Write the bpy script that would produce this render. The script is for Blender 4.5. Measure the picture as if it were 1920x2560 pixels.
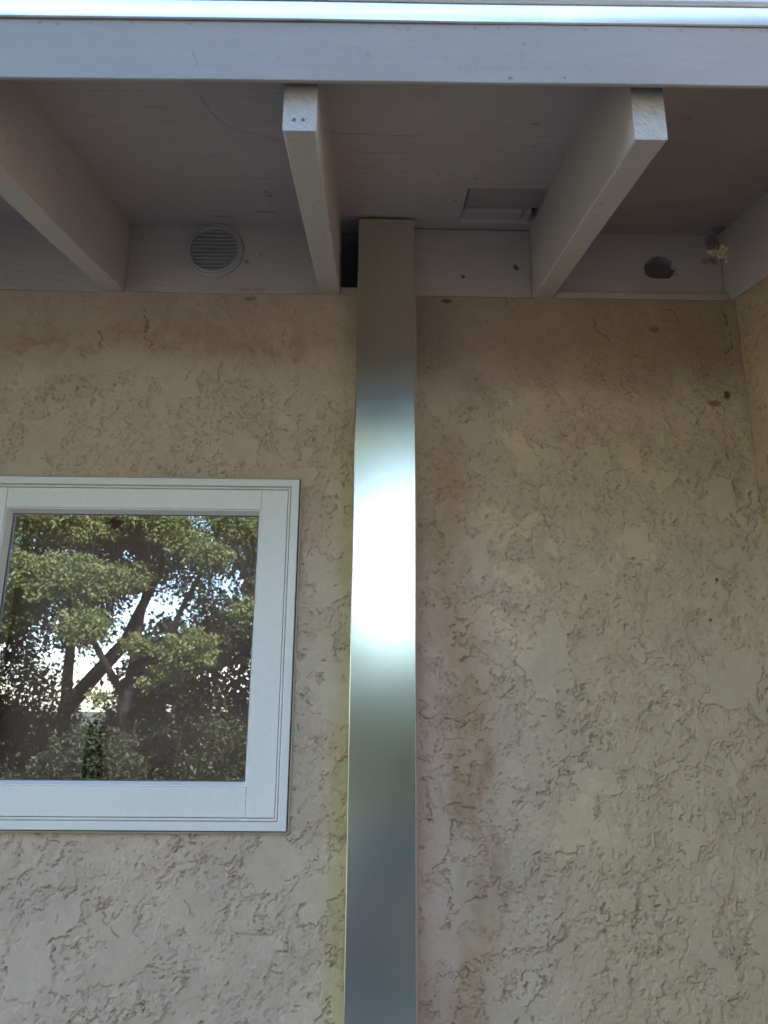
import bpy, bmesh, math, random
import numpy as np
from mathutils import Vector, Matrix

# ------------------------------------------------------------------ camera, sky, sun, exposure
for o in list(bpy.data.objects):
    bpy.data.objects.remove(o)
S = bpy.context.scene
COL = S.collection
CAMY, CAMZ = -1.2647, 1.6
cam_d = bpy.data.cameras.new('camera')
cam = bpy.data.objects.new('camera', cam_d)
COL.objects.link(cam)
Fv = Vector((0.01150814, 0.96591992, 0.25858514))
Rv = Vector((0.99986855, -0.0140697, 0.0080576))
Uv = Vector((-0.01142121, -0.25845842, 0.96595487))
M = Matrix((Rv, Uv, -Fv)).transposed().to_4x4()
M.translation = Vector((0, CAMY, CAMZ))
cam.matrix_world = M
cam_d.sensor_fit = 'VERTICAL'
cam_d.sensor_height = 36.0
cam_d.lens = 36.0 * 1872.07 / 2560.0
cam_d.clip_start = 0.02
cam_d.clip_end = 2000
cam_d.dof.use_dof = True
cam_d.dof.focus_distance = 1.38
cam_d.dof.aperture_fstop = 10.5
S.camera = cam

SUN = Vector((0.40, 0.70, 0.66)).normalized()
w = bpy.data.worlds.new('World'); S.world = w; w.use_nodes = True
nt = w.node_tree
sky = nt.nodes.new('ShaderNodeTexSky'); sky.sky_type = 'NISHITA'; sky.sun_disc = False
sky.sun_elevation = math.asin(SUN.z); sky.sun_rotation = math.atan2(SUN.x, SUN.y)
sky.air_density = 1.0; sky.dust_density = 0.8; sky.ozone_density = 1.6
nt.nodes['Background'].inputs[1].default_value = 0.15
nt.links.new(sky.outputs[0], nt.nodes['Background'].inputs[0])
sl = bpy.data.lights.new('sun', 'SUN'); sl.energy = 3.6; sl.angle = math.radians(0.53); sl.color = (1, .95, .87)
so = bpy.data.objects.new('sun', sl); COL.objects.link(so)
so.rotation_euler = SUN.to_track_quat('Z', 'Y').to_euler()
S.view_settings.view_transform = 'Standard'; S.view_settings.look = 'None'
S.view_settings.exposure = 3.24; S.view_settings.gamma = 1
try:
    S.cycles.max_bounces = 10; S.cycles.diffuse_bounces = 6; S.cycles.use_denoising = True
    S.cycles.sample_clamp_indirect = 6
except Exception:
    pass

# ------------------------------------------------------------------ numbers of the place
T = 0.22748                      # roof slope
ZB, ZT = 2.3625, 2.511           # rafter bottom and soffit height at the wall face
XR = 0.6785                      # side wall
YE = -0.5517                     # rafter ends
WX0, WX1, WZ0, WZ1 = -0.7074, -0.1288, 1.4157, 1.9969   # window outside
rnd = random.Random(5)

# ------------------------------------------------------------------ noise
def lat(seed, n=256):
    return np.random.RandomState(seed).rand(n, n).astype(np.float32) * 2 - 1
def vnoise(x, y, seed):
    g = lat(seed); x0 = np.floor(x).astype(np.int64); y0 = np.floor(y).astype(np.int64)
    fx = (x - x0).astype(np.float32); fy = (y - y0).astype(np.float32)
    fx = fx * fx * fx * (fx * (fx * 6 - 15) + 10); fy = fy * fy * fy * (fy * (fy * 6 - 15) + 10)
    x0 &= 255; y0 &= 255; x1 = (x0 + 1) & 255; y1 = (y0 + 1) & 255
    a = g[x0, y0]; b = g[x1, y0]; c = g[x0, y1]; d = g[x1, y1]
    return a + (b - a) * fx + (c - a) * fy + (a - b - c + d) * fx * fy
def fbm(x, y, scale, octv, seed, gain=.5):
    s = np.zeros_like(x, dtype=np.float32); amp = 1.; f = 1. / scale; tot = 0
    for i in range(octv):
        a = .6 + 1.1 * i; ca, sa = math.cos(a), math.sin(a)
        s += amp * vnoise((x * ca - y * sa) * f + 17.3 * i + seed, (x * sa + y * ca) * f + 9.1 * i, seed + i)
        tot += amp; amp *= gain; f *= 2.03
    return s / tot * 1.6
def sst(a, b, x):
    t = np.clip((x - a) / (b - a), 0, 1); return t * t * (3 - 2 * t)
def blob(x, y, cx, cy, rx, ry, rot=0.):
    c, s = math.cos(rot), math.sin(rot); dx, dy = x - cx, y - cy
    u = (dx * c + dy * s) / rx; v = (-dx * s + dy * c) / ry
    return np.exp(-(u * u + v * v))
def seg(x, y, pts, r, wob=0., seed=3):
    if wob:
        x = x + wob * vnoise(x * 90, y * 90, seed); y = y + wob * vnoise(x * 90 + 40, y * 90, seed + 1)
    m = np.full(x.shape, 9., dtype=np.float32)
    for (ax, ay), (bx, by) in zip(pts[:-1], pts[1:]):
        dx, dy = bx - ax, by - ay; L = dx * dx + dy * dy + 1e-12
        t = np.clip(((x - ax) * dx + (y - ay) * dy) / L, 0, 1)
        m = np.minimum(m, np.hypot(x - ax - t * dx, y - ay - t * dy))
    return 1 - sst(r * .5, r * 1.15, m)

# ------------------------------------------------------------------ mesh helpers
def link(name, me, mats, parent=None):
    o = bpy.data.objects.new(name, me); COL.objects.link(o)
    for m in (mats if isinstance(mats, (list, tuple)) else [mats]):
        me.materials.append(m)
    if parent: o.parent = parent
    return o
def thing(name, loc=(0, 0, 0)):
    o = bpy.data.objects.new(name, None); COL.objects.link(o); o.location = loc
    o.empty_display_size = .1
    return o
def tag(o, label=None, cat=None, group=None, kind=None):
    if label: o['label'] = label
    if cat: o['category'] = cat
    if group: o['group'] = group
    if kind: o['kind'] = kind
    return o
def from_np(name, V, Fq, mats, parent=None, col=None, smooth=True, mi=None, local=None):
    V = np.asarray(V, dtype=np.float32)
    if local is not None: V = V - np.array(local, dtype=np.float32)
    me = bpy.data.meshes.new(name); Fq = np.asarray(Fq, dtype=np.int32); n = Fq.shape[1]
    me.vertices.add(len(V)); me.vertices.foreach_set('co', V.ravel())
    me.loops.add(Fq.size); me.loops.foreach_set('vertex_index', Fq.ravel())
    me.polygons.add(len(Fq)); me.polygons.foreach_set('loop_start', np.arange(0, Fq.size, n, dtype=np.int32))
    if mi is not None: me.polygons.foreach_set('material_index', np.asarray(mi, dtype=np.int32))
    me.polygons.foreach_set('use_smooth', np.full(len(Fq), smooth, dtype=bool))
    me.update(calc_edges=True)
    if col is not None:
        at = me.color_attributes.new('Col', 'FLOAT_COLOR', 'POINT')
        c = np.ones((len(V), 4), dtype=np.float32); c[:, :3] = col; at.data.foreach_set('color', c.ravel())
    me.validate()
    return link(name, me, mats, parent)
def grid(su, sv, step):
    nu = int(round(su / step)) + 1; nv = int(round(sv / step)) + 1
    u, v = np.meshgrid(np.linspace(0, su, nu), np.linspace(0, sv, nv), indexing='ij')
    return u.astype(np.float32), v.astype(np.float32), nu, nv
def gfaces(nu, nv):
    i = np.arange((nu - 1) * (nv - 1)); a = (i // (nv - 1)) * nv + i % (nv - 1)
    return np.stack([a, a + nv, a + nv + 1, a + 1], 1)
def slab_grid(name, org, uv, vv, nn, su, sv, step, hfun, cfun, mat, parent, thick, drop=None, extra=None):
    """a board or coat whose face is a fine height field; closed sides and back. nn points out of the face"""
    u, v, nu, nv = grid(su, sv, step)
    h = hfun(u, v) if hfun else np.zeros_like(u)
    org, uv, vv, nn = [np.array(q, dtype=np.float32) for q in (org, uv, vv, nn)]
    P = org + u[..., None] * uv + v[..., None] * vv + h[..., None] * nn
    Fq = gfaces(nu, nv)
    flip = np.dot(np.cross(uv, vv), nn) < 0
    if drop is not None:
        k = Fq[:, 0]; cu = u.ravel()[k] + step / 2; cv = v.ravel()[k] + step / 2
        Fq = Fq[~drop(cu, cv)]
    if flip: Fq = Fq[:, ::-1]
    V = P.reshape(-1, 3); C = cfun(u, v, h).reshape(-1, 3) if cfun else np.ones_like(V)
    # sides
    idx = np.arange(nu * nv).reshape(nu, nv)
    ring = np.concatenate([idx[:, 0], idx[-1, 1:], idx[-2::-1, -1], idx[0, -2:0:-1]])
    base = (org + u.ravel()[ring, None] * uv + v.ravel()[ring, None] * vv - thick * nn)
    n0 = len(V); V = np.concatenate([V, base]); C = np.concatenate([C, C[ring]])
    r2 = np.roll(ring, -1); b = n0 + np.arange(len(ring)); b2 = np.roll(b, -1)
    side = np.stack([ring, b, b2, r2], 1)
    if flip: side = side[:, ::-1]
    Fq = np.concatenate([Fq, side])
    cs = np.array([org - thick * nn, org + su * uv - thick * nn, org + su * uv + sv * vv - thick * nn, org + sv * vv - thick * nn])
    if drop is None:
        n1 = len(V); V = np.concatenate([V, cs]); C = np.concatenate([C, np.ones((4, 3)) * .5])
        q = np.array([[n1, n1 + 3, n1 + 2, n1 + 1]]); Fq = np.concatenate([Fq, q[:, ::-1] if flip else q])
    if extra is not None:
        EV, EF = extra; n2 = len(V); V = np.concatenate([V, EV]); C = np.concatenate([C, np.ones((len(EV), 3)) * np.array(extra_col)])
        Fq = np.concatenate([Fq, EF + n2])
    return from_np(name, V, Fq, mat, parent, C)
extra_col = (1, 1, 1)
def boxes_np(bs):
    V = []; Fq = []
    for (x0, x1, y0, y1, z0, z1) in bs:
        n = len(V)
        V += [(x0, y0, z0), (x1, y0, z0), (x1, y1, z0), (x0, y1, z0), (x0, y0, z1), (x1, y0, z1), (x1, y1, z1), (x0, y1, z1)]
        Fq += [[n, n + 3, n + 2, n + 1], [n + 4, n + 5, n + 6, n + 7], [n, n + 1, n + 5, n + 4], [n + 1, n + 2, n + 6, n + 5], [n + 2, n + 3, n + 7, n + 6], [n + 3, n, n + 4, n + 7]]
    return np.array(V, dtype=np.float32), np.array(Fq)
def bevel_box(name, b, mat, parent=None, bev=.002, seg_=2, local=None):
    x0, x1, y0, y1, z0, z1 = b
    bm = bmesh.new(); bmesh.ops.create_cube(bm, size=1)
    for v in bm.verts:
        v.co = Vector((x0 if v.co.x < 0 else x1, y0 if v.co.y < 0 else y1, z0 if v.co.z < 0 else z1))
    if bev: bmesh.ops.bevel(bm, geom=bm.edges[:], offset=bev, segments=seg_, profile=.5, affect='EDGES')
    if local:
        for v in bm.verts: v.co -= Vector(local)
    me = bpy.data.meshes.new(name); bm.to_mesh(me); bm.free()
    for p in me.polygons: p.use_smooth = False
    at = me.color_attributes.new('Col', 'FLOAT_COLOR', 'POINT'); at.data.foreach_set('color', np.ones(len(me.vertices) * 4, dtype=np.float32))
    return link(name, me, mat, parent)

# ------------------------------------------------------------------ materials
def nodes(name):
    m = bpy.data.materials.new(name); m.use_nodes = True
    return m, m.node_tree, m.node_tree.nodes['Principled BSDF']
def N(t, typ, **kw):
    n = t.nodes.new(typ)
    for k, v in kw.items():
        if k in n.inputs: n.inputs[k].default_value = v
        else: setattr(n, k, v)
    return n
def coords(t):
    return t.nodes.new('ShaderNodeTexCoord').outputs['Object']
def noise(t, scale, detail=4, rough=.55, vec=None, dist=0.):
    n = N(t, 'ShaderNodeTexNoise'); n.inputs['Scale'].default_value = scale; n.inputs['Detail'].default_value = detail
    n.inputs['Roughness'].default_value = rough; n.inputs['Distortion'].default_value = dist
    t.links.new(vec if vec is not None else coords(t), n.inputs['Vector'])
    return n.outputs['Fac']
def ramp(t, fac, stops):
    r = t.nodes.new('ShaderNodeValToRGB'); e = r.color_ramp.elements
    while len(e) < len(stops): e.new(.5)
    for k, (p, c) in enumerate(stops):
        e[k].position = p; e[k].color = (*c, 1) if len(c) == 3 else c
    t.links.new(fac, r.inputs[0]); return r.outputs[0]
def mul(t, a, b, fac=1., mode='MULTIPLY'):
    m = t.nodes.new('ShaderNodeMix'); m.data_type = 'RGBA'; m.blend_type = mode
    m.inputs[0].default_value = fac
    for s, i in ((a, 6), (b, 7)):
        if hasattr(s, 'type') and hasattr(s, 'links'): t.links.new(s, m.inputs[i])
        else: m.inputs[i].default_value = (*s, 1)
    return m.outputs[2]
def bump(t, h, strength, dist, prev=None):
    b = t.nodes.new('ShaderNodeBump'); b.inputs['Strength'].default_value = strength; b.inputs['Distance'].default_value = dist
    t.links.new(h, b.inputs['Height'])
    if prev is not None: t.links.new(prev, b.inputs['Normal'])
    return b.outputs[0]
def painted(name, col, rough=.6, var=.08, attr=False, sand=0., sandscale=900, spec=.35, specks=0.):
    m, t, p = nodes(name)
    n = noise(t, 7, 6); c = ramp(t, n, [(.3, tuple(1 - var * 1.2 for _ in range(3))), (.7, (1, 1, 1))])
    c = mul(t, c, col)
    n2 = noise(t, 160, 3); c = mul(t, c, ramp(t, n2, [(.3, (1 - var,) * 3), (.6, (1, 1, 1))]))
    if specks:
        n3 = noise(t, 95, 2, .5)
        c = mul(t, c, ramp(t, n3, [(.27, (1 - specks,) * 3), (.32, (1, 1, 1))]))
    if attr:
        a = N(t, 'ShaderNodeAttribute', attribute_name='Col'); c = mul(t, c, a.outputs['Color'])
    t.links.new(c, p.inputs['Base Color']); p.inputs['Roughness'].default_value = rough
    p.inputs['Specular IOR Level'].default_value = spec
    b = bump(t, noise(t, 45, 5), .25, .0015)
    if sand: b = bump(t, noise(t, sandscale, 2, .6), sand, .0012, b)
    t.links.new(b, p.inputs['Normal'])
    return m
def plain(name, col, rough=.6, metal=0.):
    m, t, p = nodes(name); n = noise(t, 9, 5)
    c = mul(t, ramp(t, n, [(.3, (.82, .82, .82)), (.7, (1, 1, 1))]), col)
    t.links.new(c, p.inputs['Base Color']); p.inputs['Roughness'].default_value = rough; p.inputs['Metallic'].default_value = metal
    return m
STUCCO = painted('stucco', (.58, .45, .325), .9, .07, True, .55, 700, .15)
WOOD = painted('painted_wood', (.50, .43, .415), .55, .06, True, .12, 500, .35)
FASC = painted('painted_fascia', (.285, .25, .225), .5, .05, True, .08, 500, .35)
RAFT = painted('rafter_paint', (.58, .50, .45), .5, .07, False, .15, 420, .35, .35)
FRAME = painted('white_window_paint', (.84, .80, .71), .38, .04, False, .03, 300, .5)
JMOULD = plain('tan_trim', (.5, .43, .34), .7)
# cut end of a rafter: saw marks under thin paint
ENDM, t, p = nodes('rafter_end_paint')
tc = coords(t); m0 = N(t, 'ShaderNodeMapping'); m0.inputs['Rotation'].default_value = (0, math.radians(-42), 0); t.links.new(tc, m0.inputs['Vector'])
mp = N(t, 'ShaderNodeMapping'); mp.inputs['Scale'].default_value = (110, 110, 620)
t.links.new(m0.outputs[0], mp.inputs['Vector'])
g = noise(t, 1, 4, .6, mp.outputs[0], .6)
c = ramp(t, g, [(.32, (.32, .29, .27)), (.6, (.48, .45, .42))])
t.links.new(c, p.inputs['Base Color']); p.inputs['Roughness'].default_value = .6
t.links.new(bump(t, g, .7, .002), p.inputs['Normal'])
# galvanised sheet
GALV, t, p = nodes('galvanised_steel')
mp = N(t, 'ShaderNodeMapping'); mp.inputs['Scale'].default_value = (1, 1, .12); t.links.new(coords(t), mp.inputs['Vector'])
n = noise(t, 40, 5, .6, mp.outputs[0]); n2 = noise(t, 5, 4)
c = ramp(t, n, [(.3, (.79, .755, .61)), (.7, (.84, .80, .65))])
t.links.new(c, p.inputs['Base Color']); p.inputs['Metallic'].default_value = 1.
r = N(t, 'ShaderNodeMapRange'); r.inputs['To Min'].default_value = .16; r.inputs['To Max'].default_value = .22
t.links.new(n2, r.inputs['Value']); t.links.new(r.outputs[0], p.inputs['Roughness'])
t.links.new(bump(t, n2, .06, .004), p.inputs['Normal'])
DRIP = plain('bright_drip_metal', (.97, .97, .97), .35, 1.)
ROOFE = plain('grey_roof_metal', (.56, .61, .64), .45, .0)
VENTM = painted('painted_vent_metal', (.40, .37, .37), .3, .05, False, .05, 300, .6)
DARK = plain('dark_cavity', (.15, .14, .19), .9)
ROOFM = plain('roofing', (.12, .11, .1), .9)
FOAM = painted('cream_foam', (.88, .72, .42), .8, .15, False, .4, 300)
BLIND = painted('mauve_blind', (.62, .42, .37), .8, .03)
# glass
GLASS = bpy.data.materials.new('window_glass'); GLASS.use_nodes = True; t = GLASS.node_tree; t.nodes.clear()
out = N(t, 'ShaderNodeOutputMaterial'); mx = N(t, 'ShaderNodeMixShader'); tr = N(t, 'ShaderNodeBsdfTransparent'); gl = N(t, 'ShaderNodeBsdfGlossy')
tr.inputs[0].default_value = (.80, .82, .80, 1); gl.inputs['Roughness'].default_value = .0
fr = N(t, 'ShaderNodeFresnel'); fr.inputs['IOR'].default_value = 1.52
mt = N(t, 'ShaderNodeMath', operation='MULTIPLY_ADD'); mt.inputs[1].default_value = 5.2; mt.inputs[2].default_value = .05
t.links.new(fr.outputs[0], mt.inputs[0]); t.links.new(mt.outputs[0], mx.inputs[0])
nz = noise(t, 3.0, 2); bb = bump(t, nz, .10, .004); t.links.new(bb, gl.inputs['Normal'])
t.links.new(tr.outputs[0], mx.inputs[1]); t.links.new(gl.outputs[0], mx.inputs[2]); t.links.new(mx.outputs[0], out.inputs[0])
def leafm(name, c0, c1):
    m, t, p = nodes(name)
    n = noise(t, 2.3, 4); c = ramp(t, n, [(.35, c0), (.65, c1)])
    t.links.new(c, p.inputs['Base Color']); p.inputs['Roughness'].default_value = .5
    tl = N(t, 'ShaderNodeBsdfTranslucent'); t.links.new(c, tl.inputs[0]); mx = N(t, 'ShaderNodeMixShader'); mx.inputs[0].default_value = .3
    t.links.new(p.outputs[0], mx.inputs[1]); t.links.new(tl.outputs[0], mx.inputs[2])
    t.links.new(mx.outputs[0], t.nodes['Material Output'].inputs[0])
    return m
LEAF1 = leafm('oak_leaf', (.09, .12, .04), (.17, .20, .08))
LEAF2 = leafm('dark_leaf', (.022, .03, .013), (.05, .06, .025))
BARK = painted('bark', (.02, .017, .015), .9, .3)
FENCEM = painted('slate_blue_boards', (.035, .05, .075), .7, .2)

# ------------------------------------------------------------------ ground
def ground_mat():
    m, t, p = nodes('yard_ground')
    n = noise(t, .5, 6); n2 = noise(t, 14, 5)
    c = ramp(t, n, [(.42, (.13, .11, .08)), (.58, (.07, .085, .035))]); c = mul(t, c, ramp(t, n2, [(.3, (.7, .7, .7)), (.7, (1, 1, 1))]))
    t.links.new(c, p.inputs['Base Color']); p.inputs['Roughness'].default_value = .95
    t.links.new(bump(t, n2, .6, .03), p.inputs['Normal']); return m
V, Fq = np.array([(-600, -900, 0), (600, -900, 0), (600, 300, 0), (-600, 300, 0)], dtype=np.float32), [[0, 1, 2, 3]]
tag(from_np('ground', V, Fq, ground_mat(), smooth=False), kind='structure')
V, Fq = boxes_np([(-5, XR, -3.2, 0, .0, .06)])
tag(from_np('patio', V, Fq, painted('patio_concrete', (.21, .195, .175), .9, .15, False, .3, 120), smooth=False), kind='structure')

# ------------------------------------------------------------------ stucco
def stucco_height(u, v, seed=0, smooth_mask=None):
    wx = fbm(u, v, .022, 3, 40 + seed) * .007; wy = fbm(u + 5, v, .022, 3, 50 + seed) * .007
    uu, vv_ = u + wx, v + wy
    big = fbm(u, v, .30, 3, 60 + seed)
    base = .0014 * fbm(u, v, .12, 3, 1 + seed)
    n1 = fbm(uu, vv_ * .8, .075, 6, 10 + seed, .62) + .22 * big
    top = sst(.27, .31, n1)                                    # large trowelled islands
    rough = fbm(uu, vv_, .009, 3, 20 + seed, .6)
    n2 = fbm(uu * 1.15, vv_, .042, 5, 30 + seed, .62)
    gu, gv = np.gradient(fbm(uu * 1.15, vv_, .042, 3, 30 + seed, .62))
    face = (gv * .75 - gu * .6) / (np.hypot(gu, gv) + 1e-9)            # sharp trowel lip on lower right flake edges, darkened as relief shading            # small flakes, stacked in three coats
    ramp_ = lambda a: sst(a - .018, a + .018, n2)
    fl = .8 * ramp_(-.30) + 1.2 * ramp_(.02) + .7 * ramp_(.36)
    k = (1 - top) * (.65 + .35 * sst(-.35, .15, fbm(u, v, .10, 3, 65 + seed)))
    if smooth_mask is not None: k = k * (1 - smooth_mask)
    h = base + (1 - k) * .0022 + k * (.00125 * fl + .00035 * rough)
    gate = sst(-.28, -.05, fbm(u, v, .021, 2, 70 + seed)) * (.12 + .88 * sst(-.1, .55, face))
    lines = np.zeros_like(u)
    for a, wd in ((-.32, .024), (.0, .036), (.34, .024)):      # undercut below each ragged edge
        lines = np.maximum(lines, np.exp(-((n2 - a) / wd) ** 2))
    crack = lines * gate * np.clip(k * 1.3, 0, 1)
    edge = np.exp(-((n1 - .265) / .022) ** 2) * sst(-.15, .1, fbm(u, v, .02, 3, 75 + seed))
    if smooth_mask is not None: edge = edge * (1 - smooth_mask)
    pit = sst(.70, .85, fbm(u, v, .008, 2, 80 + seed)) * k
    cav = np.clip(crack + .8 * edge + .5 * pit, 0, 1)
    h = h - .0030 * cav + .00012 * vnoise(u / .0042, v / .0042, 88 + seed) + .0001 * vnoise(u / .0078, v / .0078, 89)
    return h, top, cav
X0, Z0 = -1.1, 0.9
STEP = .0015
store = {}
def wall_h(u, v):
    x = u + X0; z = v + Z0
    nz = 2.9 * fbm(x, z, .026, 6, 90, .66)
    sm = sst(.5, .62, blob(x, z, .328, 1.425, .055, .06) + .22 * nz)
    sm = np.maximum(sm, sst(.5, .6, blob(x, z, .455, 1.887, .034, .036) ** .8 + .12 * nz))
    sm = np.maximum(sm, sst(.5, .6, blob(x, z, .262, 2.048, .022, .06, .55) + .15 * nz))
    sm = np.maximum(sm, sst(.5, .6, blob(x, z, .177, 1.862, .022, .06) + .15 * nz))
    sm = np.maximum(sm, sst(.5, .6, blob(x, z, .49, 2.02, .06, .03, -.6) + .2 * nz))
    sm = np.maximum(sm, sst(.5, .6, blob(x, z, -.27, 1.30, .03, .07, .5) + .2 * nz))
    sm = np.maximum(sm, sst(.5, .6, blob(x, z, -.38, 1.24, .05, .06, .5) + .2 * nz))
    # sandy float finish high on the wall
    hi = sst(2.12, 2.24, z + .03 * nz)
    h, top, cav = stucco_height(x, z, 0, np.clip(sm + .75 * hi, 0, 1))
    cr = np.zeros_like(x)
    for pts, r, k in WALL_CRACKS:
        cr = np.maximum(cr, k * .8 * seg(x, z, pts, r * .5, .006))
    cr = cr * sst(-.35, -.05, fbm(x, z, .012, 3, 95))
    h = h - .003 * cr
    h = h + .003 * sst(.3, .8, blob(x, z, .6415, 2.1666, .007, .012))
    h = h + .004 * sst(XR - .03, XR, x)
    store.update(top=top, cav=cav, sm=sm, cr=cr, hi=hi)
    return h.astype(np.float32)
WALL_CRACKS = [
    ([(-.4322, 2.3254), (-.430, 2.285), (-.4185, 2.2473)], .0035, 1), ([(-.5153, 2.2785), (-.508, 2.25)], .004, .8),
    ([(-.2821, 2.225), (-.2875, 2.205), (-.2833, 2.185)], .003, .9), ([(-.1675, 2.3005), (-.176, 2.27), (-.1728, 2.251)], .003, .7),
    ([(-.255, 2.29), (-.245, 2.275)], .003, .6), ([(-.235, 2.25), (-.225, 2.24), (-.21, 2.243)], .004, .6),
    ([(.4015, 2.3347), (.410, 2.305), (.43, 2.285), (.4386, 2.2686)], .003, 1), ([(.34, 2.352), (.355, 2.34), (.36, 2.325)], .002, .8),
    ([(.24, 2.352), (.25, 2.338), (.262, 2.33)], .002, .8), ([(.47, 2.255), (.50, 2.235), (.5022, 2.2206)], .0025, .8),
    ([(.53, 2.335), (.555, 2.34), (.5728, 2.318), (.595, 2.30), (.59, 2.27)], .0025, .8), ([(.58, 2.26), (.6, 2.25), (.61, 2.22)], .003, .7),
    ([(.657, 2.33), (.664, 2.30), (.66, 2.265), (.65, 2.255)], .004, 1), ([(.637, 2.2), (.6363, 2.12), (.632, 2.08), (.628, 2.04)], .002, .8),
    ([(.66, 2.01), (.664, 1.98), (.66, 1.93), (.652, 1.89)], .0025, .8), ([(.475, 1.925), (.479, 1.89), (.476, 1.862), (.44, 1.858)], .002, .9),
    ([(.255, 2.075), (.29, 2.05), (.304, 2.03), (.292, 2.008)], .0025, .9), ([(.25, 1.385), (.28, 1.39), (.31, 1.385), (.33, 1.40), (.35, 1.405)], .003, .9),
    ([(.095, 1.46), (.12, 1.455), (.14, 1.462), (.165, 1.457)], .0022, 1), ([(.12, 1.30), (.14, 1.31), (.16, 1.325)], .0022, .8),
    ([(.12, 1.42), (.13, 1.44), (.14, 1.42)], .003, .6), ([(.20, 1.66), (.23, 1.65), (.25, 1.63)], .0018, .7), ([(.53, 1.35), (.545, 1.31), (.55, 1.27)], .0018, .6),
    ([(-.44, 1.34), (-.42, 1.31), (-.40, 1.29), (-.385, 1.27)], .002, .9), ([(-.29, 1.325), (-.27, 1.30)], .002, .7),
    ([(-.165, 1.83), (-.168, 1.78), (-.172, 1.75)], .0022, .8), ([(-.11, 1.90), (-.112, 1.87), (-.118, 1.85)], .002, .6),
    ([(-.60, 2.18), (-.57, 2.15), (-.55, 2.13)], .0015, .5),
]
def lerp(C, col, m):
    return C * (1 - m[..., None]) + np.array(col, dtype=np.float32) * C * m[..., None]
def wall_c(u, v, h):
    x = u + X0; z = v + Z0
    n = fbm(x, z, .06, 4, 101); nf = fbm(x, z, .012, 3, 105); nl = fbm(x, z, .4, 3, 110)
    C = np.ones(x.shape + (3,), dtype=np.float32)
    C *= (1 + .05 * n + .03 * nf)[..., None]
    top, cav, sm = store['top'], store['cav'], store['sm']
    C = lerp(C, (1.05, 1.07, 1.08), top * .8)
    C = lerp(C, (1.11, 1.11, 1.07), sm * sst(0, .1, x) )
    # olive tint over the right bay and rosy tint low on the left
    C = lerp(C, (.96, .93, .79), sst(.12, .40, x + .05 * nl))
    C = lerp(C, (1.0, .97, .98), sst(1.7, 1.3, z + .1 * nl) * sst(0, -.3, x))
    # mildew beside the post
    C = lerp(C, (.93, .91, .62), sst(.028, .0, np.abs(x + .048) + .006 * n) * sst(2.2, 1.9, z) * .75)
    C = lerp(C, (.96, .94, .74), sst(.07, .0, np.abs(x + .06) + .01 * n) * .5 * sst(2.3, 2.1, z))
    # brown run stains right of the post
    path = .165 + .020 * np.sin((z - 1.2) * 7.) + .012 * n
    run = np.exp(-((x - path + .02) / .042) ** 2) * sst(2.15, 1.98, z) * (.55 + .5 * sst(-.4, .5, fbm(x * 2.5, z, .12, 4, 120)))
    C = lerp(C, (.80, .68, .55), np.clip(run * .75, 0, 1))
    pk = np.exp(-((x - .09) / .022) ** 2) * sst(1.95, 1.6, z)
    C = lerp(C, (1.08, .98, 1.06), pk * .9)
    str_ = sst(.1, .7, fbm(x, z * .35, .03, 4, 131)) * blob(x, z, .185, 1.44, .05, .12)
    C = lerp(C, (.62, .48, .36), np.clip(str_ * .55, 0, 1))
    # lighter plaster flakes
    fl = sst(.12, .2, fbm(x, z, .05, 4, 140)) * blob(x, z, .235, 1.84, .07, .13)
    C = lerp(C, (1.20, 1.18, 1.12), np.clip(fl * 1.8, 0, 1))
    # grime along the top of the wall, left of the post
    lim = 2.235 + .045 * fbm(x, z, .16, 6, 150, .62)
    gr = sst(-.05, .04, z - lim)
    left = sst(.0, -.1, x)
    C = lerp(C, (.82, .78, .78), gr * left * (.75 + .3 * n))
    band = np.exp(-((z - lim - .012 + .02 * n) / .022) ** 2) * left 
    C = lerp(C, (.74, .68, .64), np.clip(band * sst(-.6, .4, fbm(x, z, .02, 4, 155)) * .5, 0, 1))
    C = lerp(C, (.68, .64, .66), sst(-.07, .04, z - lim + .05) * (1 - left) * .9)  # right of the post: eave shade painted into the wall top
    C = lerp(C, (.72, .72, .82), np.clip(blob(x, z, .10, 2.27, .055, .085) * 1.2 + .3 * n * blob(x, z, .1, 2.27, .06, .1), 0, 1) * .6)  # darker bluish patch high on the wall beside the post
    # rust and mud marks
    for cx, cz, rx, rz, col, k in [(.6415, 2.1666, .006, .011, (.28, .2, .18), 1), (.6176, 2.1504, .016, .008, (.5, .3, .25), .8), (.52, 2.2989, .012, .008, (.6, .45, .42), .8),
                                   (.5688, 1.7557, .003, .003, (.15, .12, .1), 1), (.5864, 1.8244, .003, .004, (.15, .12, .1), 1), (.13, 2.352, .014, .006, (.5, .3, .27), 1),
                                   (-.24, 2.352, .014, .005, (.6, .5, .42), .8), (-.165, 1.78, .004, .05, (.7, .5, .35), .6), (.445, 1.86, .004, .004, (.4, .25, .2), .7)]:
        C = lerp(C, col, np.clip(sst(.35, .75, blob(x, z, cx, cz, rx, rz)), 0, 1) * k)
    C = lerp(C, (.58, .53, .49), np.clip(cav, 0, 1) ** 1.3 * .85)  # crevice shade painted into the colour, strongest at lower right flake edges
    C = lerp(C, (.48, .42, .38), np.clip(store['cr'], 0, 1) * .8)
    return C
def win_drop(cu, cv):
    x = cu + X0; z = cv + Z0
    return (x > WX0 + .002) & (x < WX1 - .002) & (z > WZ0 + .002) & (z < WZ1 - .002)
ex = boxes_np([(-4.6, X0, .0, .15, 0, ZB), (X0, XR, .0, .15, 0, Z0), (X0, WX0 + .004, .012, .15, Z0, ZB - .002), (WX1 - .004, XR, .012, .15, Z0, ZB - .002),
               (WX0 + .004, WX1 - .004, .012, .15, Z0, WZ0 + .004), (WX0 + .004, WX1 - .004, .012, .15, WZ1 - .004, ZB - .002)])
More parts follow.
